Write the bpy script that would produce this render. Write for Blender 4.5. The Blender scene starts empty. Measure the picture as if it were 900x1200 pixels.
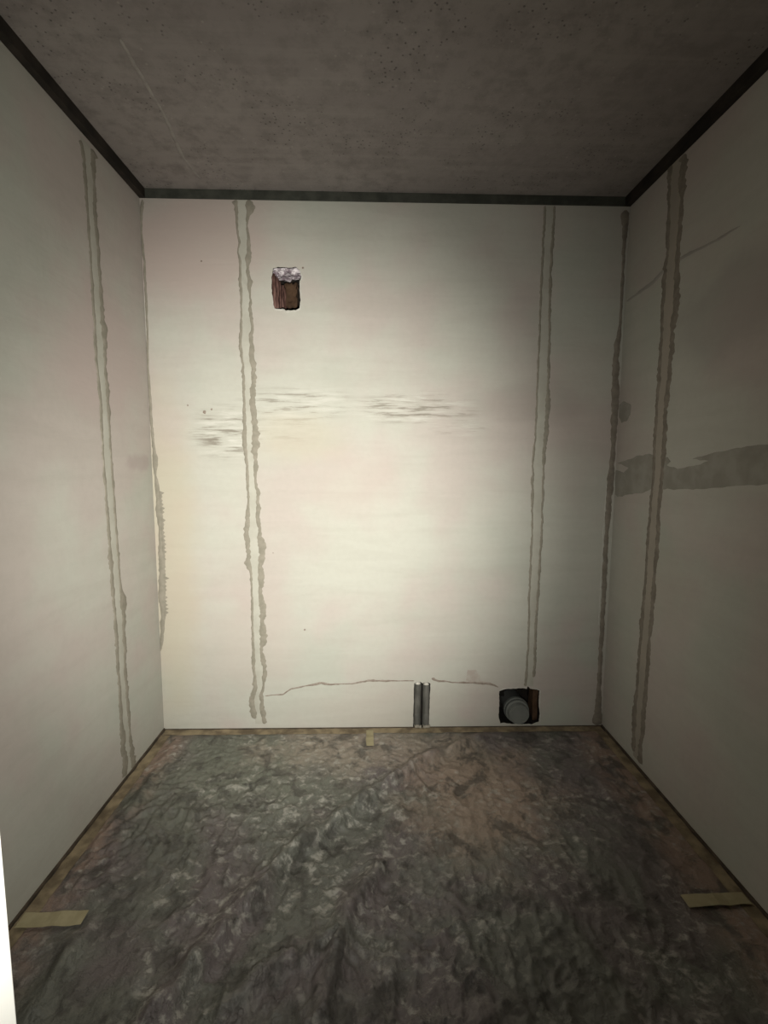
import bpy, bmesh, math, random
from mathutils import Vector, Matrix, noise

# ------------------------------------------------------------------ camera, light, exposure
scene = bpy.context.scene
COL = scene.collection
scene.view_settings.view_transform = 'Standard'
scene.view_settings.look = 'None'
scene.view_settings.gamma = 1.0
scene.view_settings.use_curve_mapping = False
scene.view_settings.exposure = 0.0

XL, XR = -1.0405, 1.1699          # inner faces of the side walls
ZW, ZC = 2.50, 2.54               # wall top, ceiling
YF = -1.81                        # inner face of the doorway wall
TH = 0.12                         # wall thickness

cam_data = bpy.data.cameras.new('camera')
cam_data.sensor_fit = 'VERTICAL'
cam_data.sensor_height = 36.0
cam_data.sensor_width = 27.0
cam_data.lens = 553.86 / 1200 * 36.0
cam_data.clip_start = 0.02
cam = bpy.data.objects.new('camera', cam_data)
COL.objects.link(cam)
_r = Vector((0.99972, -0.02316, 0.00446)); _u = Vector((-0.00202, 0.10433, 0.99454)); _f = Vector((0.02350, 0.99427, -0.10425))
cam.matrix_world = Matrix(((_r.x, _u.x, -_f.x, 0.0), (_r.y, _u.y, -_f.y, -2.2602), (_r.z, _u.z, -_f.z, 1.3357), (0, 0, 0, 1)))
scene.camera = cam

world = bpy.data.worlds.new('dark_flat')
scene.world = world
world.use_nodes = True
world.node_tree.nodes['Background'].inputs[0].default_value = (1.0, 0.93, 0.85, 1)
world.node_tree.nodes['Background'].inputs[1].default_value = 0.0

# the hand-held torch beside the camera that lights the room: its hot spot and its wider spill
TP = Vector((0.03, -2.23, 1.17))
for nm, watts, size, squeeze, aim in (
        ('torch_hotspot', 285, 77, 0.86, (-0.37, 0.0, 1.08)),
        ('torch_corona', 84, 110, 1.0, (-0.42, 0.0, 1.05)),
        ('torch_spill', 27, 134, 1.0, (-1.0, 0.0, 1.30))):
    td = bpy.data.lights.new(nm, 'SPOT')
    td.energy = watts
    td.color = (1.0, 0.985, 0.88)
    td.spot_size = math.radians(size)
    td.spot_blend = 1.0
    td.shadow_soft_size = 0.02
    to = bpy.data.objects.new(nm, td)
    COL.objects.link(to)
    to.location = TP
    to.scale = (squeeze, 1.0, 1.0)      # the beam is taller than wide
    to.rotation_euler = (Vector(aim) - TP).to_track_quat('-Z', 'Y').to_euler()

# ------------------------------------------------------------------ measured outlines, in metres on each surface
LEFT_A = [(-0.4288,2.4682,0.029),(-0.4165,2.4178,0.02),(-0.4126,2.3111,0.0179),(-0.4104,2.1843,0.0158),(-0.4091,2.0462,0.0173),(-0.4082,1.8697,0.017),(-0.4088,1.7072,0.0168),(-0.395,1.5526,0.0153),(-0.4013,1.3893,0.017),(-0.397,1.2203,0.0173),(-0.3898,1.0091,0.0201),(-0.3907,0.9337,0.0361),(-0.3881,0.8696,0.0229),(-0.3792,0.6601,0.0193),(-0.3776,0.6069,0.0342),(-0.3807,0.5287,0.0223),(-0.3772,0.3254,0.0237),(-0.3709,0.1429,0.039),(-0.3633,0.0186,0.0466)]
LEFT_B = [(-0.3524,2.4819,0.047),(-0.3593,2.3831,0.0268),(-0.3628,2.2242,0.0297),(-0.3557,2.103,0.0258),(-0.3548,1.9495,0.0289),(-0.3481,1.8504,0.0361),(-0.3531,1.6998,0.0249),(-0.3443,1.6161,0.0322),(-0.3458,1.5489,0.025),(-0.3466,1.391,0.018),(-0.3418,1.1918,0.0184),(-0.3365,1.0127,0.0189),(-0.3328,0.9082,0.0216),(-0.3266,0.8014,0.0246),(-0.3127,0.744,0.0556),(-0.323,0.6667,0.0356),(-0.3239,0.5588,0.0312),(-0.3273,0.4508,0.0266),(-0.3216,0.2532,0.0254),(-0.3151,0.136,0.0293),(-0.3068,0.0589,0.0604),(-0.3008,0.0113,0.0492)]
BACKL_A = [(-0.6139,2.4979,0.0286),(-0.6123,2.4628,0.0186),(-0.6103,2.4147,0.0127),(-0.6095,2.3502,0.0102),(-0.6019,2.318,0.0093),(-0.6115,2.2772,0.0102),(-0.6018,2.2283,0.0102),(-0.6061,2.1626,0.0154),(-0.6011,2.0966,0.0155),(-0.6037,2.03,0.0112),(-0.6046,1.9631,0.0121),(-0.6095,1.8787,0.0156),(-0.6119,1.8533,0.0191),(-0.6033,1.7853,0.0113),(-0.6022,1.7597,0.014),(-0.6011,1.7339,0.0153),(-0.6012,1.6131,0.0154),(-0.603,1.4292,0.0217),(-0.5945,1.2735,0.0141),(-0.593,1.1473,0.0141),(-0.597,1.0516,0.0221),(-0.6061,0.982,0.0244),(-0.5996,0.9155,0.0261),(-0.5988,0.8486,0.0246),(-0.589,0.7813,0.0164),(-0.5882,0.7135,0.0099),(-0.5883,0.6111,0.0133),(-0.5887,0.5251,0.0116),(-0.5871,0.4209,0.0142),(-0.5887,0.351,0.0184),(-0.586,0.2894,0.0143),(-0.5808,0.2274,0.0219),(-0.5994,0.1564,0.0321),(-0.5948,0.1026,0.0288),(-0.5873,0.0576,0.0221)]
BACKL_B = [(-0.5549,2.4988,0.0506),(-0.5555,2.4757,0.0489),(-0.5625,2.4315,0.0203),(-0.5686,2.3912,0.011),(-0.5648,2.3428,0.011),(-0.5624,2.3023,0.0187),(-0.5653,2.2534,0.0256),(-0.5708,2.2042,0.0154),(-0.5637,2.1467,0.0231),(-0.5624,2.0971,0.0129),(-0.5623,2.0305,0.0147),(-0.5593,1.9804,0.0164),(-0.5541,1.9426,0.0113),(-0.5653,1.913,0.0173),(-0.5622,1.8623,0.0209),(-0.563,1.8283,0.0226),(-0.5556,1.7772,0.0314),(-0.5564,1.7429,0.0297),(-0.5552,1.7343,0.0276),(-0.5674,1.6133,0.0246),(-0.5576,1.5065,0.0309),(-0.5517,1.4295,0.0404),(-0.5538,1.344,0.0312),(-0.5601,1.2736,0.0141),(-0.5467,1.1791,0.0204),(-0.552,1.0837,0.0205),(-0.5446,0.9986,0.0228),(-0.5399,0.9155,0.0442),(-0.5376,0.8737,0.0377),(-0.5434,0.836,0.0213),(-0.5435,0.7558,0.0297),(-0.5496,0.705,0.0206),(-0.5369,0.611,0.0398),(-0.5444,0.5336,0.0283),(-0.5384,0.4642,0.0401),(-0.5482,0.4033,0.0184),(-0.5409,0.3507,0.0319),(-0.5354,0.2979,0.0202),(-0.5456,0.2183,0.0118),(-0.555,0.1739,0.0211),(-0.5524,0.1023,0.0254),(-0.5412,0.0302,0.0213)]
BACKR_A = [(0.7789,2.4965,0.0125),(0.7764,2.3002,0.0105),(0.7748,2.1806,0.0106),(0.7753,1.8962,0.0096),(0.7734,1.6671,0.0087),(0.7742,1.4761,0.0087),(0.766,1.3468,0.0088),(0.7679,1.2378,0.0132),(0.7748,0.9943,0.0089),(0.7731,0.6764,0.0113),(0.7771,0.4436,0.0103),(0.7714,0.218,0.0116)]
BACKR_B = [(0.8206,2.4972,0.0146),(0.8176,2.3206,0.0147),(0.8145,2.1409,0.0148),(0.8207,1.9377,0.0128),(0.8233,1.7723,0.0151),(0.8258,1.6042,0.0217),(0.8197,1.4334,0.0219),(0.8178,1.2599,0.011),(0.8217,0.9944,0.0134),(0.8166,0.7223,0.0136),(0.8092,0.5605,0.0137),(0.8127,0.349,0.0115),(0.8089,0.2657,0.0208)]
RIGHT_A = [(-0.2912,2.5072,0.0337),(-0.2988,2.3578,0.0225),(-0.3094,2.1804,0.0237),(-0.299,2.0815,0.0335),(-0.303,1.9127,0.0212),(-0.3077,1.7519,0.0228),(-0.3029,1.6774,0.0343),(-0.3055,1.5682,0.0209),(-0.305,1.418,0.022),(-0.3123,1.2768,0.022),(-0.3051,1.1931,0.0223),(-0.304,1.1087,0.0205),(-0.2991,0.9615,0.021),(-0.303,0.7887,0.0237),(-0.2954,0.6602,0.0289),(-0.2918,0.5307,0.0229),(-0.2896,0.3867,0.0261),(-0.2857,0.2126,0.0324),(-0.2913,0.0545,0.0336)]
RIGHT_B = [(-0.3741,2.494,0.0506),(-0.3796,2.268,0.028),(-0.3743,2.0934,0.0293),(-0.3877,1.9687,0.0428),(-0.3768,1.871,0.0322),(-0.3761,1.7687,0.0284),(-0.3671,1.614,0.0285),(-0.3632,1.4158,0.0283),(-0.3731,1.3245,0.0319),(-0.3641,1.1975,0.0229),(-0.3645,1.104,0.0251),(-0.3662,0.9981,0.0254),(-0.3622,0.8897,0.0259),(-0.3618,0.7075,0.031),(-0.3575,0.5574,0.0279),(-0.3519,0.4164,0.0245),(-0.3496,0.3002,0.0299),(-0.3485,0.17,0.0263),(-0.3413,0.0338,0.0499)]
CORNL = [(-1.0274,2.4915,0.0153),(-1.0408,2.3971,0.0143),(-1.0383,2.334,0.0099),(-1.0313,2.2278,0.01),(-1.0318,2.0771,0.0101),(-1.0324,1.9462,0.0101),(-1.0374,1.769,0.0102),(-1.0333,1.5888,0.0114),(-1.0337,1.5179,0.013),(-1.0282,1.3876,0.0145),(-1.024,1.3511,0.0262),(-1.0248,1.2703,0.0117),(-1.0193,1.1964,0.0205),(-1.0158,1.077,0.0295),(-1.0156,1.0168,0.0148),(-1.016,0.9411,0.0208),(-1.0176,0.8035,0.0329),(-1.0215,0.6797,0.03),(-1.0211,0.5859,0.0226),(-1.0305,0.4756,0.0182),(-1.0394,0.412,0.0091)]
CORNR = [(1.1498,2.483,0.0378),(1.1511,2.4242,0.0295),(1.1506,2.3254,0.0148),(1.1525,2.1452,0.0128),(1.1533,1.9824,0.0129),(1.1435,1.8895,0.0281),(1.1458,1.7332,0.0348),(1.1509,1.564,0.0351),(1.1517,1.3919,0.0199),(1.1469,1.2391,0.0311),(1.1423,0.9947,0.0225),(1.1432,0.7677,0.0227),(1.1442,0.536,0.023),(1.1452,0.2994,0.0209),(1.1458,0.1551,0.0257),(1.1464,0.0089,0.0517)]
DAMP = [(0.0045,1.3076),(-0.077,1.2942),(-0.1152,1.3165),(-0.0157,1.3377),(-0.1498,1.3588),(-0.1737,1.3724),(-0.3135,1.3768),(-0.3989,1.3605),(-0.4205,1.3444),(-0.3919,1.332),(-0.4618,1.3168),(-0.5501,1.327),(-0.6294,1.344),(-0.547,1.3555),(-0.6418,1.3708),(-0.7531,1.3868),(-0.8392,1.3936),(-0.8734,1.3942),(-0.9855,1.4018),(-0.9986,1.2797),(-0.8863,1.2744),(-0.766,1.2667),(-0.624,1.2487),(-0.4516,1.2355),(-0.307,1.2338),(-0.2403,1.2098),(-0.1151,1.1946),(-0.0334,1.1741),(-0.0085,1.1874)]
DAMP2 = [(-0.0003,1.6113),(-0.041,1.6251),(-0.103,1.5991),(-0.1023,1.5573),(-0.0785,1.5313),(-0.0293,1.5282),(-0.0031,1.5598)]
DIAG = [(-0.014,2.0803,0.01),(-0.2053,2.0892,0.0183),(-0.2961,2.1086,0.0152),(-0.4121,2.1125,0.0123),(-0.5164,2.1017,0.0096),(-0.6277,2.0923,0.009),(-0.6918,2.0919,0.0052)]
CRACK1 = [(-0.5357,0.1759,0.0055),(-0.4485,0.1844,0.0073),(-0.4045,0.2116,0.0091),(-0.3172,0.2293,0.0128),(-0.256,0.2416,0.0164),(-0.2038,0.2321,0.0091),(-0.0989,0.2369,0.0064),(-0.0201,0.251,0.0128),(0.0412,0.2506,0.0128),(0.129,0.25,0.0073),(0.2081,0.2495,0.0073)]
CRACK2 = [(0.2959,0.2618,0.0165),(0.3314,0.2487,0.011),(0.4287,0.2388,0.0092),(0.4994,0.2384,0.0111),(0.5882,0.2322,0.0129),(0.6331,0.2135,0.0092)]
CRACKPATCH = [(0.4673,0.2514),(0.4767,0.3028),(0.5155,0.3062),(0.5375,0.273),(0.5417,0.2473),(0.588,0.2396),(0.4995,0.2365)]
DRAIN = [(0.6386,0.19),(0.6613,0.2018),(0.7074,0.2055),(0.7574,0.2071),(0.7767,0.205),(0.7821,0.2169),(0.7941,0.2049),(0.8231,0.2027),(0.8427,0.1945),(0.8426,0.1483),(0.842,0.112),(0.8475,0.0715),(0.8453,0.0269),(0.8107,0.017),(0.7525,0.0155),(0.7058,0.018),(0.6707,0.0244),(0.6476,0.0205),(0.6388,0.0571),(0.6415,0.1217)]
CAPC = [(0.7449,0.0683),(0.7972,0.0679),(0.733,0.0765),(0.795,0.076)]
VENT = [(-0.4559,2.2086),(-0.4333,2.2161),(-0.4033,2.2151),(-0.3764,2.2126),(-0.3523,2.2172),(-0.3374,2.2073),(-0.3332,2.1901),(-0.3282,2.1786),(-0.3305,2.1671),(-0.3367,2.1554),(-0.3371,2.1264),(-0.3354,2.0916),(-0.334,2.0625),(-0.3353,2.0391),(-0.3551,2.0286),(-0.3794,2.0269),(-0.3976,2.0252),(-0.4156,2.0338),(-0.4367,2.0335),(-0.4518,2.0348),(-0.459,2.0551),(-0.4613,2.0901),(-0.4634,2.1335),(-0.4627,2.1682),(-0.4579,2.1856)]
VENTMARKS = [(-0.4559,2.2086),(-0.3378,2.1785),(-0.4013,2.1604),(-0.4028,2.0704),(-0.3545,2.071)]
CHASE = [(0.2083,0.2353),(0.2196,0.2436),(0.2396,0.2435),(0.2497,0.2365),(0.2568,0.2404),(0.2768,0.2423),(0.2897,0.2333),(0.288,0.157),(0.2864,0.0667),(0.286,-0.0),(0.2052,-0.0023),(0.2059,0.0674)]
TUBE = [(0.2284,0.2233),(0.2254,-0.0025),(0.2728,0.22),(0.2707,-0.0029),(0.2109,0.1276),(0.2482,0.1273)]
DOTS = [(-0.8626,1.596),(-0.787,1.5661),(-0.7528,1.5786),(-0.3345,0.5155),(-0.4813,0.8988),(-0.785,1.5614),(-0.3201,2.2133),(-0.7768,2.2366),(-0.7246,3.2997)]
TAPE_L = [(-0.994,-0.9781),(-0.8461,-0.973),(-0.8296,-1.017),(-0.9748,-1.0192),(-1.0249,-1.0033)]
TAPE_B = [(-0.0357,-0.048),(0.0065,-0.0486),(0.0023,-0.2199),(-0.0249,-0.2321)]
TAPE_R = [(0.9564,-0.9545),(1.1297,-0.9491),(1.1504,-0.9835),(0.9507,-0.9908)]
EDGES = [(-1.0009,-0.0761),(-0.0145,-0.063),(1.0639,-0.0874),(-0.9849,-0.585),(-0.9904,-0.9094),(1.1156,-0.5639),(1.1198,-0.9192)]
FOLD1 = [(0.5034,-0.1421),(0.2401,-0.3035),(0.0125,-0.5213),(-0.1432,-0.6704),(-0.2755,-0.7971),(-0.3673,-0.99),(-0.4312,-1.0978),(-0.5083,-1.2359)]
FOLD2 = [(0.0244,-0.868),(-0.0649,-1.0088),(-0.0934,-1.1264),(-0.1137,-1.2612)]
FOLD3 = [(-0.1517,-1.1143),(-0.2556,-1.165),(-0.3404,-1.248)]
FOLD4 = [(-0.8266,-0.968),(-0.8012,-1.0907),(-0.8074,-1.23)]
FOLD5 = [(0.2437,-0.9609),(0.2652,-1.1113),(0.2741,-1.2689)]
FOLD6 = [(0.9539,-0.3271),(0.9786,-0.6283),(0.9841,-0.9167)]
FOLD7 = [(-0.909,-0.2362),(-0.9184,-0.4569),(-0.9444,-0.7137)]
PINK = [(0.1405,-0.6135),(0.4915,-0.1956),(0.7277,-0.3233),(0.6717,-0.5789),(0.4707,-0.8107),(0.2513,-0.7353)]
CSEAM = [(-0.7282,-0.7555),(-0.7307,-0.6523),(-0.7307,-0.4745),(-0.7579,-0.2206),(-0.7416,-0.0783)]
MASKS = [(-0.6683,1.4992),(-0.4922,1.3611),(-0.3482,1.5997),(-0.1294,1.5026),(0.1716,1.6035),(0.4559,1.5182),(-0.9303,0.8905),(-1.0171,1.6532),(-0.8385,0.0238),(-0.3968,1.0566)]

# ------------------------------------------------------------------ helpers
rng = random.Random(7)

def tag(o, label=None, cat=None, group=None, kind=None):
    if label: o['label'] = label
    if cat: o['category'] = cat
    if group: o['group'] = group
    if kind: o['kind'] = kind
    return o

def mesh_obj(name, verts, faces, mat, parent=None, smooth=False):
    me = bpy.data.meshes.new(name)
    me.from_pydata([tuple(v) for v in verts], [], faces)
    me.update()
    bm = bmesh.new(); bm.from_mesh(me)
    bmesh.ops.recalc_face_normals(bm, faces=bm.faces)
    bm.to_mesh(me); bm.free()
    return link(name, me, mat, parent, smooth)

def link(name, me, mat, parent=None, smooth=False):
    me.materials.append(mat)
    if smooth:
        for p in me.polygons: p.use_smooth = True
    o = bpy.data.objects.new(name, me)
    COL.objects.link(o)
    if parent: o.parent = parent
    return o

def bm_obj(name, bm, mat, parent=None, smooth=False):
    me = bpy.data.meshes.new(name)
    bmesh.ops.recalc_face_normals(bm, faces=bm.faces)
    bm.to_mesh(me); bm.free()
    return link(name, me, mat, parent, smooth)

def boxes(name, bl, mat, parent=None, bevel=0.0):
    bm = bmesh.new()
    for (x0, x1, y0, y1, z0, z1) in bl:
        vs = [bm.verts.new(p) for p in ((x0,y0,z0),(x1,y0,z0),(x1,y1,z0),(x0,y1,z0),(x0,y0,z1),(x1,y0,z1),(x1,y1,z1),(x0,y1,z1))]
        for f in ((0,3,2,1),(4,5,6,7),(0,1,5,4),(1,2,6,5),(2,3,7,6),(3,0,4,7)):
            bm.faces.new([vs[i] for i in f])
    if bevel:
        bmesh.ops.bevel(bm, geom=list(bm.edges), offset=bevel, segments=2, affect='EDGES', profile=0.5)
    return bm_obj(name, bm, mat, parent)

# plane maps: (u, v, height proud of the surface) -> world
PLANES = {
    'back':  lambda u, v, h: Vector((u, -h, v)),
    'left':  lambda u, v, h: Vector((XL + h, u, v)),
    'right': lambda u, v, h: Vector((XR - h, u, v)),
    'floor': lambda u, v, h: Vector((u, v, h)),
    'ceil':  lambda u, v, h: Vector((u, v, ZC - h)),
}

def resample(pts, step):
    out = []
    for a, b in zip(pts[:-1], pts[1:]):
        d = math.hypot(b[0]-a[0], b[1]-a[1])
        n = max(1, int(d/step))
        for i in range(n):
            t = i/n
            s = t*t*(3-2*t)
            out.append((a[0]+(b[0]-a[0])*t, a[1]+(b[1]-a[1])*t, a[2]+(b[2]-a[2])*s))
    out.append(pts[-1])
    return out

def ribbon(name, plane, pts, mat, parent, h=0.002, step=0.012, jit=0.22, seed=0.0, comb=0.0, comb_side=-1, wmul=1.0):
    """an uneven smear of filler that follows pts=(u, v, width): four points across, domed"""
    P = PLANES[plane]
    pts = resample(pts, step)
    verts, faces = [], []
    n = len(pts)
    for i, (u, v, w) in enumerate(pts):
        a = pts[max(0, i-1)]; b = pts[min(n-1, i+1)]
        tx, ty = b[0]-a[0], b[1]-a[1]
        L = math.hypot(tx, ty) or 1
        nx, ny = -ty/L, tx/L
        e = 0.35 if i in (0, n-1) else 1.0
        L0 = i*step
        w = max(w, 0.004)
        j1 = 1 + jit*(noise.noise((L0*26+seed, 0.5, seed)) + 0.8*noise.noise((L0*75, 7.1, seed)))
        j2 = 1 + jit*(noise.noise((L0*26+seed, 9.5, seed)) + 0.8*noise.noise((L0*75, 3.1, seed)))
        w1 = w*0.5*max(0.25, j1)*e*wmul; w2 = w*0.5*max(0.25, j2)*e*wmul
        sh = 0.0025*noise.noise((L0*18, 20.0, seed)); w1 += sh; w2 -= sh
        if comb and i % 2:
            k_ = comb*(0.2+1.1*abs(noise.noise((i*2.7, 1.3, seed)))*2)
            if comb_side < 0: w1 += k_
            else: w2 += k_
        for s, hh in ((-w1, 0.0002), (-w1*0.55, h), (w2*0.55, h), (w2, 0.0002)):
            verts.append(P(u+nx*s, v+ny*s, hh))
    for i in range(n-1):
        for k in range(3):
            faces.append((i*4+k, i*4+k+1, (i+1)*4+k+1, (i+1)*4+k))
    o = mesh_obj(name, verts, faces, mat, parent, smooth=True)
    return o

def patch(name, plane, outline, mat, parent, h=0.001, rag=0.004, step=0.015, seed=1.0):
    """thin skim of filler with the given outline, its edge roughened, 'h' proud of the surface"""
    P = PLANES[plane]
    loop = rough_loop(outline, step, rag, seed)
    bm = bmesh.new()
    top = [bm.verts.new(P(u, v, h)) for u, v in loop]
    bot = [bm.verts.new(P(u, v, 0.0001)) for u, v in loop]
    n = len(loop)
    te = [bm.edges.new((top[i], top[(i+1) % n])) for i in range(n)]
    bmesh.ops.triangle_fill(bm, edges=te, use_beauty=True)
    for i in range(n):
        j = (i+1) % n
        bm.faces.new((top[i], top[j], bot[j], bot[i]))
    return bm_obj(name, bm, mat, parent)

def rough_loop(outline, step, rag, seed):
    out = []
    n = len(outline)
    for i in range(n):
        a = outline[i]; b = outline[(i+1) % n]
        d = math.hypot(b[0]-a[0], b[1]-a[1])
        k = max(1, int(d/step))
        for q in range(k):
            t = q/k
            u = a[0]+(b[0]-a[0])*t; v = a[1]+(b[1]-a[1])*t
            out.append((u + rag*noise.noise((u*60, v*60, seed)), v + rag*noise.noise((u*60, v*60, seed+20))))
    return out

def tube_mesh(bm, p0, p1, r0, r1, seg=24, cap0=True, cap1=True):
    p0 = Vector(p0); p1 = Vector(p1)
    d = (p1-p0).normalized()
    a = d.orthogonal().normalized(); b = d.cross(a)
    A = [bm.verts.new(p0 + (a*math.cos(2*math.pi*i/seg) + b*math.sin(2*math.pi*i/seg))*r0) for i in range(seg)]
    B = [bm.verts.new(p1 + (a*math.cos(2*math.pi*i/seg) + b*math.sin(2*math.pi*i/seg))*r1) for i in range(seg)]
    for i in range(seg):
        j = (i+1) % seg
        bm.faces.new((A[i], A[j], B[j], B[i]))
    if cap0: bm.faces.new(A)
    if cap1: bm.faces.new(B)

def lathe(name, prof, origin, axis, mat, parent=None, seg=40, smooth=True):
    """prof = (radius, distance along axis)"""
    origin = Vector(origin); d = Vector(axis).normalized()
    a = d.orthogonal().normalized(); b = d.cross(a)
    verts, faces = [], []
    for r, t in prof:
        for i in range(seg):
            an = 2*math.pi*i/seg
            verts.append(origin + d*t + (a*math.cos(an)+b*math.sin(an))*r)
    for k in range(len(prof)-1):
        for i in range(seg):
            j = (i+1) % seg
            faces.append((k*seg+i, k*seg+j, (k+1)*seg+j, (k+1)*seg+i))
    if prof[0][0] > 1e-5: faces.append(tuple(range(seg)))
    if prof[-1][0] > 1e-5: faces.append(tuple((len(prof)-1)*seg+i for i in range(seg)))
    o = mesh_obj(name, verts, faces, mat, parent)
    if smooth:
        for p in o.data.polygons: p.use_smooth = len(p.vertices) == 4
        o.data.set_sharp_from_angle(angle=math.radians(35))
    return o

def empty(name, loc, parent=None):
    o = bpy.data.objects.new(name, None)
    COL.objects.link(o); o.location = loc; o.empty_display_size = 0.05
    if parent: o.parent = parent
    return o

# ------------------------------------------------------------------ materials
class N:
    def __init__(self, name):
        self.m = bpy.data.materials.new(name); self.m.use_nodes = True
        self.t = self.m.node_tree; self.t.nodes.clear()
        self.out = self.t.nodes.new('ShaderNodeOutputMaterial')
        self.p = self.t.nodes.new('ShaderNodeBsdfPrincipled')
        self.t.links.new(self.p.outputs[0], self.out.inputs[0])
        tc = self.t.nodes.new('ShaderNodeTexCoord')
        self.co = tc.outputs['Object']
    def put(self, sock, v):
        if isinstance(v, (int, float)): sock.default_value = v
        elif isinstance(v, (tuple, list)):
            sock.default_value = tuple(v) + ((1,) if len(v) == 3 and len(sock.default_value) == 4 else ())
        else: self.t.links.new(v, sock)
    def mapping(self, scale=(1, 1, 1), loc=(0, 0, 0), rot=(0, 0, 0), co=None):
        n = self.t.nodes.new('ShaderNodeMapping')
        n.inputs['Scale'].default_value = scale; n.inputs['Location'].default_value = loc; n.inputs['Rotation'].default_value = rot
        self.t.links.new(co or self.co, n.inputs[0]); return n.outputs[0]
    def noise(self, scale, detail=4, rough=0.55, dist=0.0, co=None, ntype=None):
        n = self.t.nodes.new('ShaderNodeTexNoise')
        if ntype: n.noise_type = ntype
        n.inputs['Scale'].default_value = scale; n.inputs['Detail'].default_value = detail
        n.inputs['Roughness'].default_value = rough; n.inputs['Distortion'].default_value = dist
        self.t.links.new(co or self.co, n.inputs['Vector']); return n.outputs['Fac']
    def voronoi(self, scale, co=None, feature='F1'):
        n = self.t.nodes.new('ShaderNodeTexVoronoi'); n.feature = feature
        n.inputs['Scale'].default_value = scale
        self.t.links.new(co or self.co, n.inputs['Vector']); return n.outputs['Distance']
    def rng(self, v, a, b, c=0.0, d=1.0, smooth=True):
        n = self.t.nodes.new('ShaderNodeMapRange')
        n.interpolation_type = 'SMOOTHSTEP' if smooth else 'LINEAR'
        self.put(n.inputs[0], v)
        for i, x in enumerate((a, b, c, d)): n.inputs[i+1].default_value = x
        return n.outputs[0]
    def math(self, op, a, b=0.0):
        n = self.t.nodes.new('ShaderNodeMath'); n.operation = op
        self.put(n.inputs[0], a); self.put(n.inputs[1], b); return n.outputs[0]
    def mix(self, f, a, b, mode='MIX'):
        n = self.t.nodes.new('ShaderNodeMix'); n.data_type = 'RGBA'; n.blend_type = mode
        self.put(n.inputs[0], f); self.put(n.inputs[6], a); self.put(n.inputs[7], b); return n.outputs[2]
    def sep(self, co=None):
        n = self.t.nodes.new('ShaderNodeSeparateXYZ'); self.t.links.new(co or self.co, n.inputs[0]); return n.outputs
    def blob(self, c, r, wob=0.35, nz=None):
        """soft stain: 1 inside the ellipsoid at c with radii r, 0 outside, its rim broken up by noise"""
        m = self.t.nodes.new('ShaderNodeVectorMath'); m.operation = 'SUBTRACT'
        self.t.links.new(self.co, m.inputs[0]); m.inputs[1].default_value = c
        s = self.t.nodes.new('ShaderNodeVectorMath'); s.operation = 'DIVIDE'
        self.t.links.new(m.outputs[0], s.inputs[0]); s.inputs[1].default_value = r
        l = self.t.nodes.new('ShaderNodeVectorMath'); l.operation = 'LENGTH'
        self.t.links.new(s.outputs[0], l.inputs[0])
        d = l.outputs['Value']
        if nz is not None: d = self.math('ADD', d, self.math('MULTIPLY', self.math('SUBTRACT', nz, 0.5), wob*2))
        return self.rng(d, 1.05, 0.35)
    def bump(self, h, strength=0.3, dist=0.01, prev=None):
        n = self.t.nodes.new('ShaderNodeBump')
        n.inputs['Strength'].default_value = strength; n.inputs['Distance'].default_value = dist
        self.put(n.inputs['Height'], h)
        if prev: self.t.links.new(prev, n.inputs['Normal'])
        return n.outputs[0]
    def finish(self, color, rough=0.8, normal=None, spec=0.3, metal=0.0):
        self.put(self.p.inputs['Base Color'], color); self.put(self.p.inputs['Roughness'], rough)
        self.p.inputs['Specular IOR Level'].default_value = spec; self.put(self.p.inputs['Metallic'], metal)
        if normal: self.t.links.new(normal, self.p.inputs['Normal'])
        return self.m

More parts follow.
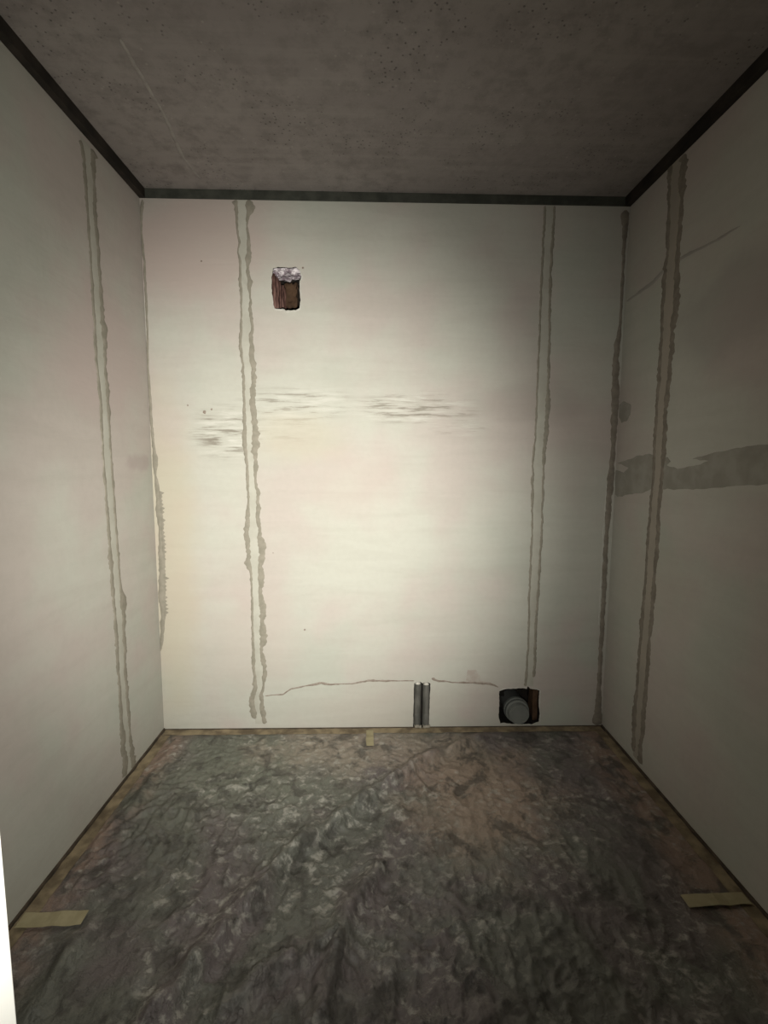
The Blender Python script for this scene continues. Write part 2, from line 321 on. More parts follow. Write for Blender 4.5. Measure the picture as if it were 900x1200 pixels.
def mat_wall(name, back=False, left=False):
    n = N(name)
    c = n.mix(n.rng(n.noise(1.7, 3), 0.42, 0.62), (0.425, 0.418, 0.378), (0.420, 0.375, 0.350))
    c = n.mix(n.rng(n.noise(1.9, 3, co=n.mapping(loc=(4, 9, 2))), 0.5, 0.68), c, (0.395, 0.400, 0.358))
    streak = n.noise(2.2, 5, 0.6, 0.4, co=n.mapping(scale=(1, 1, 7)))
    c = n.mix(n.rng(streak, 0.35, 0.75, 0.0, 0.22), c, (0.315, 0.294, 0.259))
    fine = n.noise(38, 4)
    c = n.mix(n.rng(fine, 0.3, 0.8, 0.0, 0.12), c, (0.294, 0.273, 0.245))
    if back:
        nz = n.noise(5, 4)
        yel = n.blob((-1.0, 0, 0.85), (0.22, 3, 1.0), 0.3, nz)
        c = n.mix(n.math('MULTIPLY', yel, 0.55), c, (0.420, 0.367, 0.280))
        fine_s = n.noise(5.0, 6, 0.66, 0.15, co=n.mapping(scale=(0.9, 1, 11), rot=(0, 0.04, 0)))
        dark = n.rng(fine_s, 0.50, 0.62); lite = n.rng(fine_s, 0.47, 0.38)
        tot = None
        for ctr, rad, k in (((-0.68, 0, 1.47), (0.21, 3, 0.15), 1.0), ((-0.36, 0, 1.60), (0.33, 3, 0.10), 0.75), ((0.19, 0, 1.59), (0.36, 3, 0.09), 0.9), ((-0.42, 0, 1.50), (0.25, 3, 0.10), 0.30), ((0.42, 0, 1.50), (0.16, 3, 0.05), 0.5)):
            b = n.math('MULTIPLY', n.blob(ctr, rad, 0.25, nz), k)
            tot = b if tot is None else n.math('MAXIMUM', tot, b)
        c = n.mix(n.math('MULTIPLY', tot, dark), c, (0.210, 0.189, 0.161))
        c = n.mix(n.math('MULTIPLY', tot, lite), c, (0.490, 0.476, 0.441))
        c = n.mix(n.math('MULTIPLY', n.blob((-0.35, 0, 1.45), (0.3, 3, 0.16), 0.4, nz), 0.35), c, (0.420, 0.364, 0.280))
        for ctr, rad, k in (((-0.80, 0, 2.30), (0.50, 3, 0.34), 0.8), ((-0.60, 0, 0.45), (0.35, 3, 0.35), 0.4), ((-0.1, 0, 1.25), (0.3, 3, 0.2), 0.35), ((0.95, 0, 1.55), (0.3, 3, 0.5), 0.25)):
            c = n.mix(n.math('MULTIPLY', n.blob(ctr, rad, 0.5, nz), k), c, (0.410, 0.338, 0.315))
        brd = n.blob((0.75, 0, 1.62), (0.4, 3, 0.12), 0.5, nz)
        c = n.mix(n.math('MULTIPLY', brd, 0.22), c, (0.252, 0.217, 0.196))
        bot = n.blob((0.15, 0, 0.10), (0.5, 3, 0.17), 0.5, nz)
        c = n.mix(n.math('MULTIPLY', bot, 0.20), c, (0.406, 0.322, 0.294))
    elif left:
        nz = n.noise(6, 4)
        c = n.mix(n.math('MULTIPLY', n.blob((XL, -0.11, 1.33), (3, 0.13, 0.05), 1.0, nz), 0.45), c, (0.294, 0.238, 0.231))
        c = n.mix(n.math('MULTIPLY', n.blob((XL, -0.38, 1.75), (3, 0.45, 0.32), 0.6, nz), 0.6), c, (0.406, 0.329, 0.315))
    else:
        nz = n.noise(4, 4)
        c = n.mix(n.math('MULTIPLY', n.blob((XR, -0.7, 1.85), (3, 0.5, 0.2), 0.6, nz), 0.4), c, (0.252, 0.238, 0.224))
        c = n.mix(n.math('MULTIPLY', n.blob((XR, -0.35, 0.85), (3, 0.35, 0.2), 0.6, nz), 0.25), c, (0.364, 0.308, 0.266))
    b = n.bump(streak, 0.25, 0.006)
    b = n.bump(fine, 0.22, 0.003, b)
    return n.finish(c, 0.85, b, 0.2)

def mat_plain(name, a, b, scale=12, rough=0.8, bump=0.3, spec=0.25, stretch=(1, 1, 1), metal=0.0, dist=0.004):
    n = N(name)
    f = n.noise(scale, 5, 0.6, co=n.mapping(scale=stretch))
    c = n.mix(n.rng(f, 0.35, 0.68), a, b)
    return n.finish(c, rough, n.bump(f, bump, dist), spec, metal)

M = {}
M['wall_back'] = mat_wall('plaster_back', back=True)
M['wall_left'] = mat_wall('plaster_left', left=True)
M['wall_right'] = mat_wall('plaster_right')
M['filler'] = mat_plain('damp_filler', (0.210, 0.193, 0.158), (0.259, 0.234, 0.196), 30)
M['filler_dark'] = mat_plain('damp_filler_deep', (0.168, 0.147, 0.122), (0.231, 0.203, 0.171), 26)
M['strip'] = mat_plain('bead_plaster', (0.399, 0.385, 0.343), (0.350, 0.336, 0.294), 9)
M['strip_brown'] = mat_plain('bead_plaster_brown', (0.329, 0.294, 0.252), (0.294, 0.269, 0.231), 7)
M['skim'] = mat_plain('skim_patch', (0.239, 0.227, 0.199), (0.295, 0.283, 0.251), 14)
M['skim_light'] = mat_plain('skim_patch_pale', (0.280, 0.269, 0.245), (0.322, 0.311, 0.283), 14)
M['crack'] = mat_plain('crack_fill', (0.189, 0.150, 0.126), (0.280, 0.241, 0.210), 45)
M['crack_pink'] = mat_plain('crack_stain', (0.355, 0.310, 0.280), (0.40, 0.37, 0.335), 25)
M['chip'] = mat_plain('plaster_chips', (0.504, 0.490, 0.462), (0.420, 0.406, 0.371), 60, bump=0.6)
M['brick'] = mat_plain('recess_brick', (0.050, 0.022, 0.017), (0.17, 0.095, 0.082), 40, 0.9, 0.6, stretch=(1, 1, 0.25))
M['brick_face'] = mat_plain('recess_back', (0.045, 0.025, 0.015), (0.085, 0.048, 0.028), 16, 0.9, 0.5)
M['recess_shade'] = mat_plain('recess_dark', (0.006, 0.005, 0.004), (0.015, 0.011, 0.009), 20, 0.95, 0.5)  # near-black lining: the shade deep in the holes is put into the colour
M['foam'] = mat_plain('mounting_foam', (0.16, 0.12, 0.145), (0.78, 0.72, 0.76), 55, 0.6, 1.0)
M['pvc'] = mat_plain('grey_pvc', (0.135, 0.14, 0.132), (0.16, 0.165, 0.155), 18, 0.45, 0.08, 0.4)
M['pvc_dark'] = mat_plain('grey_pvc_rim', (0.06, 0.06, 0.058), (0.08, 0.08, 0.077), 18, 0.5, 0.08, 0.4)
M['conduit'] = mat_plain('conduit_grey', (0.065, 0.064, 0.058), (0.125, 0.12, 0.11), 30, 0.5, 0.25, 0.4, (1, 1, 0.3))
M['plug'] = mat_plain('conduit_plug', (0.62, 0.59, 0.54), (0.36, 0.33, 0.29), 70, 0.7, 0.6)
M['mortar'] = mat_plain('mortar_crumbs', (0.30, 0.275, 0.235), (0.20, 0.18, 0.15), 60, 0.9, 0.6)
M['tape'] = mat_plain('masking_tape', (0.30, 0.262, 0.16), (0.36, 0.315, 0.20), 25, 0.6, 0.25)
M['tape_dirty'] = mat_plain('masking_tape_dirty', (0.13, 0.10, 0.066), (0.30, 0.24, 0.155), 13, 0.7, 0.4)
M['foam_strip'] = mat_plain('damper_strip', (0.034, 0.036, 0.030), (0.060, 0.062, 0.052), 14, 0.65, 0.3)
M['foam_strip_brown'] = mat_plain('damper_strip_brown', (0.012, 0.010, 0.008), (0.032, 0.025, 0.020), 10, 0.65, 0.4)
M['gap'] = mat_plain('joint_gap', (0.05, 0.038, 0.028), (0.10, 0.075, 0.055), 20, 0.9, 0.4)
M['white_paint'] = mat_plain('white_paint', (0.80, 0.79, 0.77), (0.84, 0.83, 0.81), 8, 0.6, 0.05)

# ceiling: raw cast concrete, pitted
n = N('cast_concrete')
big = n.noise(1.6, 4); mid = n.noise(16, 6, 0.7); 
c = n.mix(n.rng(big, 0.38, 0.66), (0.225, 0.200, 0.192), (0.26, 0.234, 0.222))
c = n.mix(n.rng(mid, 0.40, 0.68), c, (0.19, 0.168, 0.16))
lines = n.noise(2.2, 3, co=n.mapping(scale=(0.5, 12, 1)))
c = n.mix(n.rng(lines, 0.4, 0.7, 0, 0.30), c, (0.285, 0.265, 0.245))
pits = n.rng(n.voronoi(55), 0.22, 0.10)
pits = n.math('MULTIPLY', pits, n.rng(n.noise(4, 3), 0.45, 0.6))
c = n.mix(n.math('MULTIPLY', pits, 0.7), c, (0.07, 0.062, 0.06))
specks = n.rng(n.voronoi(21), 0.10, 0.05)
c = n.mix(n.math('MULTIPLY', specks, 0.35), c, (0.36, 0.34, 0.31))
b = n.bump(mid, 0.55, 0.008); b = n.bump(n.math('SUBTRACT', 1.0, pits), 0.5, 0.004, b)
M['ceiling'] = n.finish(c, 0.9, b, 0.2)

# floor: screed
n = N('screed')
mid = n.noise(9, 6, 0.65)
c = n.mix(n.rng(n.noise(2.3, 4), 0.4, 0.6), (0.20, 0.17, 0.145), (0.26, 0.205, 0.175))
c = n.mix(n.rng(mid, 0.4, 0.65), c, (0.15, 0.14, 0.12))
M['floor'] = n.finish(c, 0.9, n.bump(mid, 0.4, 0.006), 0.2)

# crumpled protective film with plaster dust
n = N('dusty_film')
warp = n.noise(2.6, 4, 0.6, 0.8)
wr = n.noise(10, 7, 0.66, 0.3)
wr2 = n.noise(24, 6, 0.66, 0.25, co=n.mapping(scale=(1, 1.5, 1), rot=(0, 0, 0.6)))
rid = n.math('ABSOLUTE', n.math('SUBTRACT', n.noise(17, 4, 0.55, 0.2, co=n.mapping(scale=(1.5, 1, 1), rot=(0, 0, -0.5))), 0.5))
crease = n.rng(rid, 0.02, 0.0)
c = n.mix(n.rng(warp, 0.42, 0.60), (0.150, 0.152, 0.132), (0.155, 0.132, 0.132))
nz = n.noise(5, 6, 0.68)
pink = n.blob((0.42, -0.48, 0), (0.40, 0.42, 3), 0.85, nz)
c = n.mix(n.math('MULTIPLY', pink, 0.8), c, (0.38, 0.285, 0.225))
grn = n.blob((-0.55, -0.30, 0), (0.65, 0.45, 3), 0.7, nz)
c = n.mix(n.math('MULTIPLY', grn, 0.6), c, (0.18, 0.19, 0.150))
c = n.mix(n.math('MULTIPLY', n.blob((0.0, -0.15, 0), (0.7, 0.25, 3), 1.2, nz), 0.7), c, (0.36, 0.30, 0.245))
edge = n.math('MAXIMUM', n.rng(n.sep()[0], -0.84, -0.97), n.rng(n.sep()[0], 0.90, 1.08))
edge = n.math('MULTIPLY', edge, n.rng(nz, 0.35, 0.55))
c = n.mix(n.math('MULTIPLY', edge, 0.75), c, (0.33, 0.225, 0.175))
dmask = n.rng(n.noise(3.4, 5, 0.6, co=n.mapping(loc=(3, 1, 0))), 0.40, 0.60)
dmask = n.math('MAXIMUM', dmask, n.blob((-0.12, -0.62, 0), (0.55, 0.75, 3), 0.9, nz))
dust = n.math('MAXIMUM', n.rng(wr2, 0.50, 0.64), n.math('MULTIPLY', crease, 0.35))
c = n.mix(n.math('MULTIPLY', n.math('MULTIPLY', dust, dmask), 0.70), c, (0.48, 0.46, 0.415))
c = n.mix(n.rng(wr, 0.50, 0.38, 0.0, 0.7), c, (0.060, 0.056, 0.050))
b = n.bump(wr, 0.9, 0.018); b = n.bump(wr2, 0.8, 0.007, b); b = n.bump(crease, 0.6, 0.004, b)
M['film'] = n.finish(c, n.rng(wr2, 0.3, 0.7, 0.30, 0.55), b, 0.5)
n.p.inputs['Alpha'].default_value = 0.88

# ------------------------------------------------------------------ the shell
def wall_with_holes(name, holes, mat):
    """the back wall: a slab whose front face is cut by the given ragged openings"""
    bm = bmesh.new()
    x0, x1, z0, z1 = XL-TH, XR+TH, 0.0, ZW
    fr = [bm.verts.new((x, 0, z)) for x, z in ((x0, z0), (x1, z0), (x1, z1), (x0, z1))]
    bk = [bm.verts.new((x, 0.25, z)) for x, z in ((x0, z0), (x1, z0), (x1, z1), (x0, z1))]
    edges = [bm.edges.new((fr[i], fr[(i+1) % 4])) for i in range(4)]
    for lp in holes:
        vs = [bm.verts.new((u, 0, v)) for u, v in lp]
        edges += [bm.edges.new((vs[i], vs[(i+1) % len(vs)])) for i in range(len(vs))]
    bmesh.ops.triangle_fill(bm, edges=edges, use_beauty=True)
    for i in range(4):
        j = (i+1) % 4
        bm.faces.new((fr[i], fr[j], bk[j], bk[i]))
    bm.faces.new(bk)
    return bm_obj(name, bm, mat)

vent_loop = rough_loop(VENT, 0.006, 0.004, 3.0)
drain_loop = rough_loop(DRAIN, 0.006, 0.004, 5.0)
chase_loop = rough_loop([(u, max(v, 0.006)) for u, v in CHASE], 0.01, 0.002, 8.0)

floor = tag(boxes('floor', [(XL-TH, XR+TH, -3.2, 0.25, -0.12, 0.0)], M['floor']), 'grey concrete screed floor under the crumpled film', 'floor', kind='structure')
ceiling = tag(boxes('ceiling', [(XL-TH, XR+TH, YF-0.10, 0.25, ZC, ZC+0.15)], M['ceiling']), 'pitted raw concrete ceiling slab', 'ceiling', kind='structure')
wall_back = tag(wall_with_holes('wall_back', [vent_loop, drain_loop, chase_loop], M['wall_back']), 'plastered back wall with two guide strips and a square vent hole', 'wall', kind='structure')
wall_left = tag(boxes('wall_left', [(XL-TH, XL, YF-0.10, 0.0, 0.0, ZW)], M['wall_left']), 'pale plastered left wall with one guide strip', 'wall', kind='structure')
wall_right = tag(boxes('wall_right', [(XR, XR+TH, YF-0.10, 0.0, 0.0, ZW)], M['wall_right']), 'plastered right wall with a dark damp patch', 'wall', kind='structure')
JX0, JX1, JZ = -0.376, 0.48, 2.10
wall_front = tag(boxes('wall_front', [(XL, JX0-0.02, YF-0.10, YF, 0, ZW), (JX1+0.02, XR, YF-0.10, YF, 0, ZW), (JX0-0.02, JX1+0.02, YF-0.10, YF, JZ+0.02, ZW)], M['wall_left']), 'plastered wall around the doorway the view looks through', 'wall', kind='structure')
boxes('jamb', [(JX0-0.02, JX0, YF-0.104, YF+0.001, 0, JZ)], M['white_paint'], wall_front, 0.002)
boxes('jamb', [(JX1, JX1+0.02, YF-0.104, YF+0.001, 0, JZ)], M['white_paint'], wall_front, 0.002)
boxes('lintel_board', [(JX0-0.02, JX1+0.02, YF-0.104, YF+0.001, JZ, JZ+0.02)], M['white_paint'], wall_front, 0.002)

# dark damping strips squeezed between the wall tops and the ceiling
t1 = boxes('trim_1', [(XL+0.026, XR-0.026, -0.004, 0.12, ZW, ZC)], M['foam_strip'])
tag(t1, 'dark damping strip between the back wall and the ceiling', 'strip', kind='structure')
t2 = boxes('trim_2', [(XL-0.10, XL+0.026, YF+0.001, 0.10, ZW, ZC)], M['foam_strip_brown'])
tag(t2, 'dark brown damping strip between the left wall and the ceiling', 'strip', kind='structure')
t3 = boxes('trim_3', [(XR-0.026, XR+0.10, YF+0.001, 0.10, ZW, ZC)], M['foam_strip_brown'])
tag(t3, 'black damping strip between the right wall and the ceiling', 'strip', kind='structure')
t7 = boxes('trim_7', [(XL, XR, YF-0.10, YF, ZW, ZC)], M['foam_strip_brown'])
tag(t7, 'dark damping strip above the doorway wall', 'strip', kind='structure')
# thin dark joint along the foot of each wall
jw = 0.007
tag(boxes('trim_4', [(XL, XR, -0.004, 0.0, 0.0, jw)], M['gap']), 'thin dark joint at the foot of the back wall', 'joint', kind='structure')
tag(boxes('trim_5', [(XL, XL+0.006, YF, -0.004, 0.0, 0.013)], M['gap']), 'thin dark joint at the foot of the left wall', 'joint', kind='structure')
tag(boxes('trim_6', [(XR-0.006, XR, YF, -0.004, 0.0, 0.013)], M['gap']), 'thin dark joint at the foot of the right wall', 'joint', kind='structure')

# ------------------------------------------------------------------ recess linings (parts of the back wall)
def lining(name, loop, depth, matside, matback, parent):
    bm = bmesh.new()
    cx = sum(p[0] for p in loop)/len(loop); cz = sum(p[1] for p in loop)/len(loop)
    rings = []
    for t, k in ((0.0, 1.0), (0.3, 1.02), (1.0, 1.0)):
        rings.append([bm.verts.new((cx+(u-cx)*k + 0.003*noise.noise((u*40, v*40, t*9))*(t > 0), depth*t, cz+(v-cz)*k + 0.003*noise.noise((u*40, v*40, 30+t*9))*(t > 0))) for u, v in loop])
    n_ = len(loop)
    for A, B in zip(rings[:-1], rings[1:]):
        for i in range(n_):
            bm.faces.new((A[i], A[(i+1) % n_], B[(i+1) % n_], B[i]))
    e = [bm.edges.get((rings[-1][i], rings[-1][(i+1) % n_])) for i in range(n_)]
    bmesh.ops.triangle_fill(bm, edges=e, use_beauty=True)
    return bm_obj(name, bm, matside, parent)

lining('vent_recess', vent_loop, 0.15, M['recess_shade'], None, wall_back)
lining('drain_recess', drain_loop, 0.16, M['recess_shade'], None, wall_back)
lining('pipe_chase', chase_loop, 0.045, M['recess_shade'], None, wall_back)

# vent hole: vertical brick ribs on its left cheek, a brown brick at the back, foam squeezed along the top
def lump(name, x0, x1, y0, y1, z0, z1, mat, parent, seed, amp=0.004, div=6):
    bm = bmesh.new()
    bmesh.ops.create_cube(bm, size=1.0)
    bmesh.ops.subdivide_edges(bm, edges=list(bm.edges), cuts=div, use_grid_fill=True)
    for v in bm.verts:
        p = Vector((x0+(v.co.x+.5)*(x1-x0), y0+(v.co.y+.5)*(y1-y0), z0+(v.co.z+.5)*(z1-z0)))
        q = p*70 + Vector((seed, seed*2, 0))
        p += Vector((noise.noise(q), noise.noise(q+Vector((9, 0, 0))), noise.noise(q+Vector((0, 9, 0)))))*amp
        v.co = p
    return bm_obj(name, bm, mat, parent, smooth=True)

for k, (x, y, w, zt) in enumerate(((-0.4555, 0.020, 0.013, 2.186), (-0.4475, 0.052, 0.013, 2.183), (-0.4415, 0.080, 0.012, 2.176), (-0.4345, 0.108, 0.013, 2.170), (-0.4270, 0.130, 0.012, 2.168))):
    lump('brick_rib', x-w, x+w*0.55, y-0.014, y+0.014, 2.040+0.002*k, zt, M['brick'], wall_back, k*3.1, 0.0065, 6)
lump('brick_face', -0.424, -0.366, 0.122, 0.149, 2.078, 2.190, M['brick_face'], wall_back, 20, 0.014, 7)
lump('foam_bead', -0.460, -0.336, 0.010, 0.10, 2.194, 2.222, M['foam'], wall_back, 31, 0.014, 14)
# chipped pale plaster lips
lo = [p for p in VENT[12:22]]
ribbon('chipped_edge', 'back', [(u, v-0.004, 0.006) for u, v in lo], M['chip'], wall_back, 0.003, 0.006, 0.7, 4.0)
ribbon('chipped_edge', 'back', [(u+0.004, v, 0.005) for u, v in VENT[5:12]], M['chip'], wall_back, 0.002, 0.006, 0.8, 14.0)
ribbon('chipped_edge', 'back', [(u, v+0.004, 0.004) for u, v in DRAIN[0:5]], M['chip'], wall_back, 0.002, 0.006, 0.7, 6.0)
ribbon('chipped_edge', 'back', [(u+0.005, v, 0.005) for u, v in DRAIN[6:13]], M['chip'], wall_back, 0.002, 0.006, 0.7, 7.0)
# drain hole: brown brick on its right cheek
lump('brick_cheek', 0.818, 0.842, 0.016, 0.10, 0.028, 0.196, M['brick_face'], wall_back, 44, 0.004, 6)
lump('brick_cheek', 0.650, 0.690, 0.09, 0.15, 0.12, 0.190, M['recess_shade'], wall_back, 45, 0.004, 6)  # upper left lump takes the same painted shade as the lining

# ------------------------------------------------------------------ guide strips and filler on the walls (parts of each wall)
def bead(plane, A, B, parent, smat, fmat, seed):
    P = PLANES[plane]
    za = max(A[0][1], B[0][1]); zb = min(A[-1][1], B[-1][1])
    def at(L, z):
        if z >= L[0][1]: return L[0][0]
        for a, b in zip(L[:-1], L[1:]):
            if a[1] >= z >= b[1]:
                t = (a[1]-z)/((a[1]-b[1]) or 1); return a[0]+(b[0]-a[0])*t
        return L[-1][0]
    n_ = 90; verts = []; faces = []
    for i in range(n_+1):
        z = za + (zb-za)*i/n_
        ua, ub = at(A, z), at(B, z)
        verts += [P(ua, z, 0.0003), P(ua+(ub-ua)*0.25, z, 0.0015), P(ua+(ub-ua)*0.75, z, 0.0015), P(ub, z, 0.0003)]
        if i:
            for k in range(3):
                faces.append(((i-1)*4+k, (i-1)*4+k+1, i*4+k+1, i*4+k))
    mesh_obj('guide_strip', verts, faces, smat, parent, smooth=True)
    ribbon('filler_line', plane, A, fmat, parent, 0.0025, 0.006, 0.75, seed)
    ribbon('filler_line', plane, B, fmat, parent, 0.0025, 0.006, 0.75, seed+40)

bead('left', LEFT_A, LEFT_B, wall_left, M['strip'], M['filler'], 1.0)
bead('back', BACKL_A, BACKL_B, wall_back, M['strip'], M['filler'], 2.0)
bead('back', BACKR_A, BACKR_B, wall_back, M['strip'], M['filler'], 3.0)
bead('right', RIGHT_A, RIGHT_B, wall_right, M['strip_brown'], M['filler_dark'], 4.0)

ribbon('corner_filler', 'back', CORNL, M['filler'], wall_back, 0.003, 0.010, 0.45, 5.0)
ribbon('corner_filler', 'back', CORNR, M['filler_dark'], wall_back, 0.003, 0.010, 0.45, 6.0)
# toothed trowel marks beside both corners
combs_l = [p for p in CORNL if 0.55 < p[1] < 1.25]
ribbon('trowel_teeth', 'back', [(u+0.010, v, 0.012) for u, v, w in combs_l], M['filler'], wall_back, 0.002, 0.009, 0.5, 15.0, comb=0.012, comb_side=1)
combs_r = [p for p in CORNR if 0.35 < p[1] < 1.25]
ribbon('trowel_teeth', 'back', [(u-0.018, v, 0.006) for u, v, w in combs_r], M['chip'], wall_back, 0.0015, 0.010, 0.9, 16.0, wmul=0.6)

patch('damp_patch', 'right', DAMP, M['skim'], wall_right, 0.0012, 0.006, 0.02, 2.0)
patch('damp_patch', 'right', DAMP2, M['skim'], wall_right, 0.0012, 0.006, 0.01, 3.0)
ribbon('trowel_streak', 'right', DIAG, M['skim_light'], wall_right, 0.001, 0.015, 0.4, 7.0)
ribbon('crack_line', 'back', CRACK1, M['crack'], wall_back, 0.0015, 0.008, 0.7, 8.0, wmul=0.8)
ribbon('crack_line', 'back', CRACK2, M['crack'], wall_back, 0.0015, 0.008, 0.7, 9.0, wmul=0.8)
patch('crack_stain', 'back', CRACKPATCH, M['crack_pink'], wall_back, 0.0008, 0.004, 0.01, 4.0)

def dimple(name, u, z, r, parent):
    bm = bmesh.new()
    c = bm.verts.new((u, -0.0012, z))
    ring = [bm.verts.new((u+r*(1+.3*noise.noise((i*.9, u*30, z)))*math.cos(i*math.pi/5), -0.0003, z+r*(1+.3*noise.noise((i*.9, z*30, u)))*math.sin(i*math.pi/5))) for i in range(10)]
    for i in range(10): bm.faces.new((c, ring[i], ring[(i+1) % 10]))
    return bm_obj(name, bm, M['crack'], parent)
for (u, z), r in zip(DOTS[:8], (0.004, 0.008, 0.005, 0.005, 0.003, 0.005, 0.005, 0.004)):
    dimple('pock_mark', u, z, r, wall_back)

ribbon('board_seam', 'ceil', [(u, v, 0.012) for u, v in CSEAM], mat_plain('seam_concrete', (0.29, 0.27, 0.25), (0.22, 0.2, 0.19), 20), ceiling, 0.003, 0.012, 0.6, 11.0)

# ------------------------------------------------------------------ drain stub with its cap
px, pz = 0.7400, 0.0735
drain = empty('drain_pipe', (px, 0.06, pz-0.055))
tag(drain, 'grey plastic drain stub with a round cap in the bottom wall hole', 'pipe')
def local(o, par):
    o.parent = par; o.matrix_parent_inverse = Matrix.Translation(-Vector(par.location))
o = lathe('pipe', [(0.0, 0.0), (0.0535, 0.0), (0.0535, 0.10), (0.0, 0.10)], (px, 0.150, pz), (0, -1, 0), M['pvc_dark']); local(o, drain)
o = lathe('socket', [(0.050, 0.0), (0.060, 0.004), (0.0635, 0.008), (0.0635, 0.024), (0.060, 0.028), (0.0605, 0.044), (0.058, 0.047), (0.050, 0.047), (0.050, 0.0)], (px, 0.062, pz), (0, -1, 0), M['pvc']); local(o, drain)
o = lathe('cap', [(0.0, 0.0), (0.0515, 0.0), (0.0515, 0.040), (0.0500, 0.0425), (0.0440, 0.0425), (0.0425, 0.0405), (0.012, 0.0400), (0.0, 0.0400)], (px, 0.030, pz-0.001), (0.01, -1, 0.0), M['pvc']); local(o, drain)

# ------------------------------------------------------------------ two conduit stubs standing in the chase
for (xt, xb, top, lab) in ((0.2287, 0.2262, 0.226, 'left grey conduit stub of the pair low on the back wall'), (0.2712, 0.2692, 0.222, 'right grey conduit stub of the pair low on the back wall')):
    e_ = empty('conduit', (xb, 0.012, 0.0))
    tag(e_, lab, 'conduit', 'conduit stubs in the wall chase')
    ax = (xt-xb, 0.012, top-0.012)
    L = Vector(ax).length
    r = 0.0185
    o = lathe('tube', [(0.0, 0.0), (r, 0.0), (r, L*0.30), (r*0.97, L*0.31), (r, L*0.32), (r, L), (r*0.82, L), (r*0.82, L-0.012), (0.0, L-0.012)], (xb, 0.008, 0.012), ax, M['conduit'], seg=28); local(o, e_)
    d = Vector(ax).normalized()
    o = lathe('plug', [(r*0.80, 0.0), (r*0.80, 0.009), (r*0.72, 0.016), (r*0.45, 0.021), (0.0, 0.023)], Vector((xb, 0.008, 0.012)) + d*(L-0.011), d, M['plug'], seg=24); local(o, e_)
    for q in range(3):
        o = lump('mortar_blob', xb-0.016+q*0.011, xb-0.002+q*0.011, -0.018, -0.004, 0.010, 0.019+0.003*(q % 2), M['mortar'], None, 50+q+xt*100, 0.005, 3); local(o, e_)

# ------------------------------------------------------------------ crumpled film over the floor
folds = [(FOLD1, 0.048, 0.034), (FOLD2, 0.042, 0.028), (FOLD3, 0.044, 0.030), (FOLD4, 0.026, 0.024), (FOLD5, 0.012, 0.03), (FOLD6, 0.010, 0.03), (FOLD7, 0.008, 0.03),
         ([(0.55, -0.95), (0.62, -1.2), (0.66, -1.6)], 0.014, 0.03), ([(-0.45, -0.85), (-0.6, -1.05), (-0.62, -1.35)], 0.014, 0.03), ([(0.05, -0.55), (0.3, -0.75), (0.6, -0.85)], 0.008, 0.03)]
def seg_d(px_, py_, pl):
    best = 9; sgn = 0
    for a, b in zip(pl[:-1], pl[1:]):
        dx, dy = b[0]-a[0], b[1]-a[1]
        t = max(0, min(1, ((px_-a[0])*dx+(py_-a[1])*dy)/(dx*dx+dy*dy)))
        ex, ey = px_-a[0]-t*dx, py_-a[1]-t*dy
        d = math.hypot(ex, ey)
        if d < best: best = d; sgn = dx*ey-dy*ex
    return best if sgn >= 0 else -best
FX0, FX1, FY0, FY1 = XL+0.014, XR-0.014, -1.79, -0.012
nx_, ny_ = 340, 280
verts = []; faces = []
for j in range(ny_+1):
    y = FY0+(FY1-FY0)*j/ny_
    for i in range(nx_+1):
        x = FX0+(FX1-FX0)*i/nx_
        wob = 0.02*noise.noise((x*9, y*9, 3)) 
        hgt = 0.0
        for pl, hh, ww in folds:
            d = seg_d(x+wob, y+wob, pl)
            if abs(d) < 0.14:
                k = ww*(0.7 if d > 0 else 1.5)
                hgt += hh*math.exp(-(d/k)**2)*(1+0.5*noise.noise((x*14, y*14, 7)))
        cr = 1-abs(noise.noise((x*7+2*noise.noise((x*5, y*5, 0)), y*7, 1)))*2
        cr2 = 1-abs(noise.noise((x*19, y*15+1.5*noise.noise((x*9, y*9, 4)), 5)))*2
        cr3 = 1-abs(noise.noise((x*41+noise.noise((x*20, y*20, 2)), y*37, 8)))*2
        amp = 0.75+0.7*noise.noise((x*2.2, y*2.2, 11))
        hgt += amp*(0.010*max(0, cr)**2 + 0.012*max(0, cr2)**2 + 0.0065*max(0, cr3)**2)
        if x > 0.25: hgt *= 1.0-0.5*min(1.0, (x-0.25)/0.4)
        for tx0, tx1, ty0, ty1 in ((-1.03, -0.83, -1.02, -0.965), (0.94, 1.16, -1.0, -0.945), (-0.035, 0.010, -0.17, 0.0)):
            dd = math.hypot(max(tx0-x, 0, x-tx1), max(ty0-y, 0, y-ty1))      # the tape holds the film down
            hgt *= min(1.0, 0.06+dd/0.05)
        e = min(x-FX0, FX1-x, FY1-y)
        hgt *= max(0.0, min(1.0, (e-0.035)/0.06))
        verts.append((x, y, 0.003+max(0, hgt)))
for j in range(ny_):
    for i in range(nx_):
        a = j*(nx_+1)+i
        faces.append((a, a+1, a+nx_+2, a+nx_+1))
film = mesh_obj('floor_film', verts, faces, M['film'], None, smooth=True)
tag(film, 'crumpled dusty plastic film spread over the whole floor', 'plastic sheet')

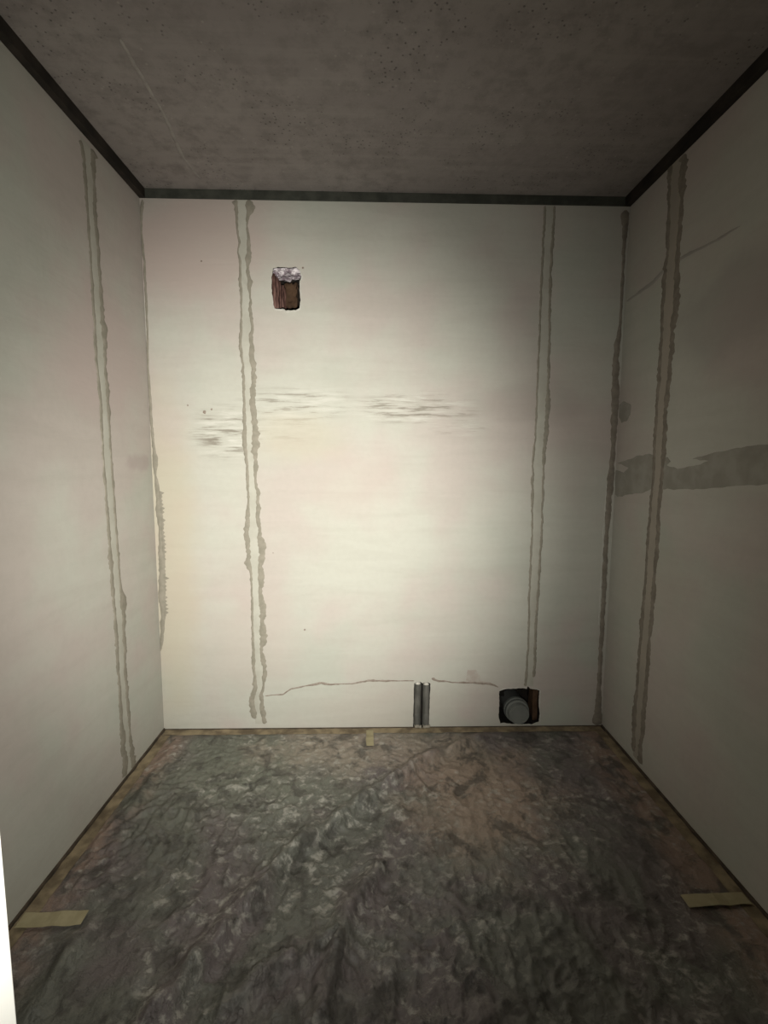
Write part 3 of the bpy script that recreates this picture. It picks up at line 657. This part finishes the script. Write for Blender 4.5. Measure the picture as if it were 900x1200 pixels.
# ------------------------------------------------------------------ masking tape
def tape(name, pts, width_dir, mat, label, group=None, z=0.0045, wav=0.002, lift=0.0):
    """pts: centre line (x, y, width); a thin strip with real thickness and slightly uneven edges"""
    n_ = len(pts); verts = []; faces = []
    th = 0.0008
    for i, (x, y, w) in enumerate(pts):
        a = pts[max(0, i-1)]; b = pts[min(n_-1, i+1)]
        tx, ty = b[0]-a[0], b[1]-a[1]; L = math.hypot(tx, ty)
        nx, ny = -ty/L, tx/L
        o1 = wav*noise.noise((x*21, y*21, 1)); o2 = wav*noise.noise((x*21, y*21, 6))
        zz = z + lift*(0.5+0.5*noise.noise((x*30, y*30, 2)))
        for s, t in ((w/2+o1, 0), (-w/2+o2, 0), (-w/2+o2, th), (w/2+o1, th)):
            verts.append((x+nx*s, y+ny*s, zz+t))
        if i:
            for k in range(4):
                faces.append(((i-1)*4+k, (i-1)*4+(k+1) % 4, i*4+(k+1) % 4, i*4+k))
    faces.append((0, 1, 2, 3)); faces.append(tuple((n_-1)*4+k for k in range(4)))
    o = mesh_obj(name, verts, faces, mat)
    tag(o, label, 'tape', group)
    return o
def line(a, b, w, n_=24): return [(a[0]+(b[0]-a[0])*i/n_, a[1]+(b[1]-a[1])*i/n_, w) for i in range(n_+1)]
tape('masking_tape', line((XL+0.012, -0.030), (0.004, -0.030), 0.044), None, M['tape_dirty'], 'dirty masking tape along the foot of the back wall, left length', wav=0.006)
tape('masking_tape', line((0.0, -0.029), (XR-0.012, -0.029), 0.042), None, M['tape_dirty'], 'dirty masking tape along the foot of the back wall, right length', wav=0.006, z=0.0054)
tape('masking_tape', line((XL+0.031, -0.055), (XL+0.031, -1.78), 0.044, 40), None, M['tape_dirty'], 'dirty masking tape along the foot of the left wall', wav=0.006)
tape('masking_tape', line((XR-0.031, -0.055), (XR-0.031, -1.78), 0.044, 40), None, M['tape_dirty'], 'dirty masking tape along the foot of the right wall', wav=0.006)
tape('masking_tape', line((-1.020, -0.998), (-0.838, -0.992), 0.046, 12), None, M['tape'], 'short clean masking tape strip at the left wall, crossing the film edge', z=0.0075, lift=0.008, wav=0.003)
tape('masking_tape', line((XR-0.020, -0.968), (0.953, -0.973), 0.040, 12), None, M['tape'], 'short masking tape strip at the right wall, lying in shadow', z=0.0075, lift=0.008, wav=0.003)
tape('masking_tape', line((-0.014, -0.036), (-0.011, -0.165), 0.036, 10), None, M['tape'], 'short masking tape tab sticking out from the back wall between film folds', z=0.0075, lift=0.008, wav=0.003)
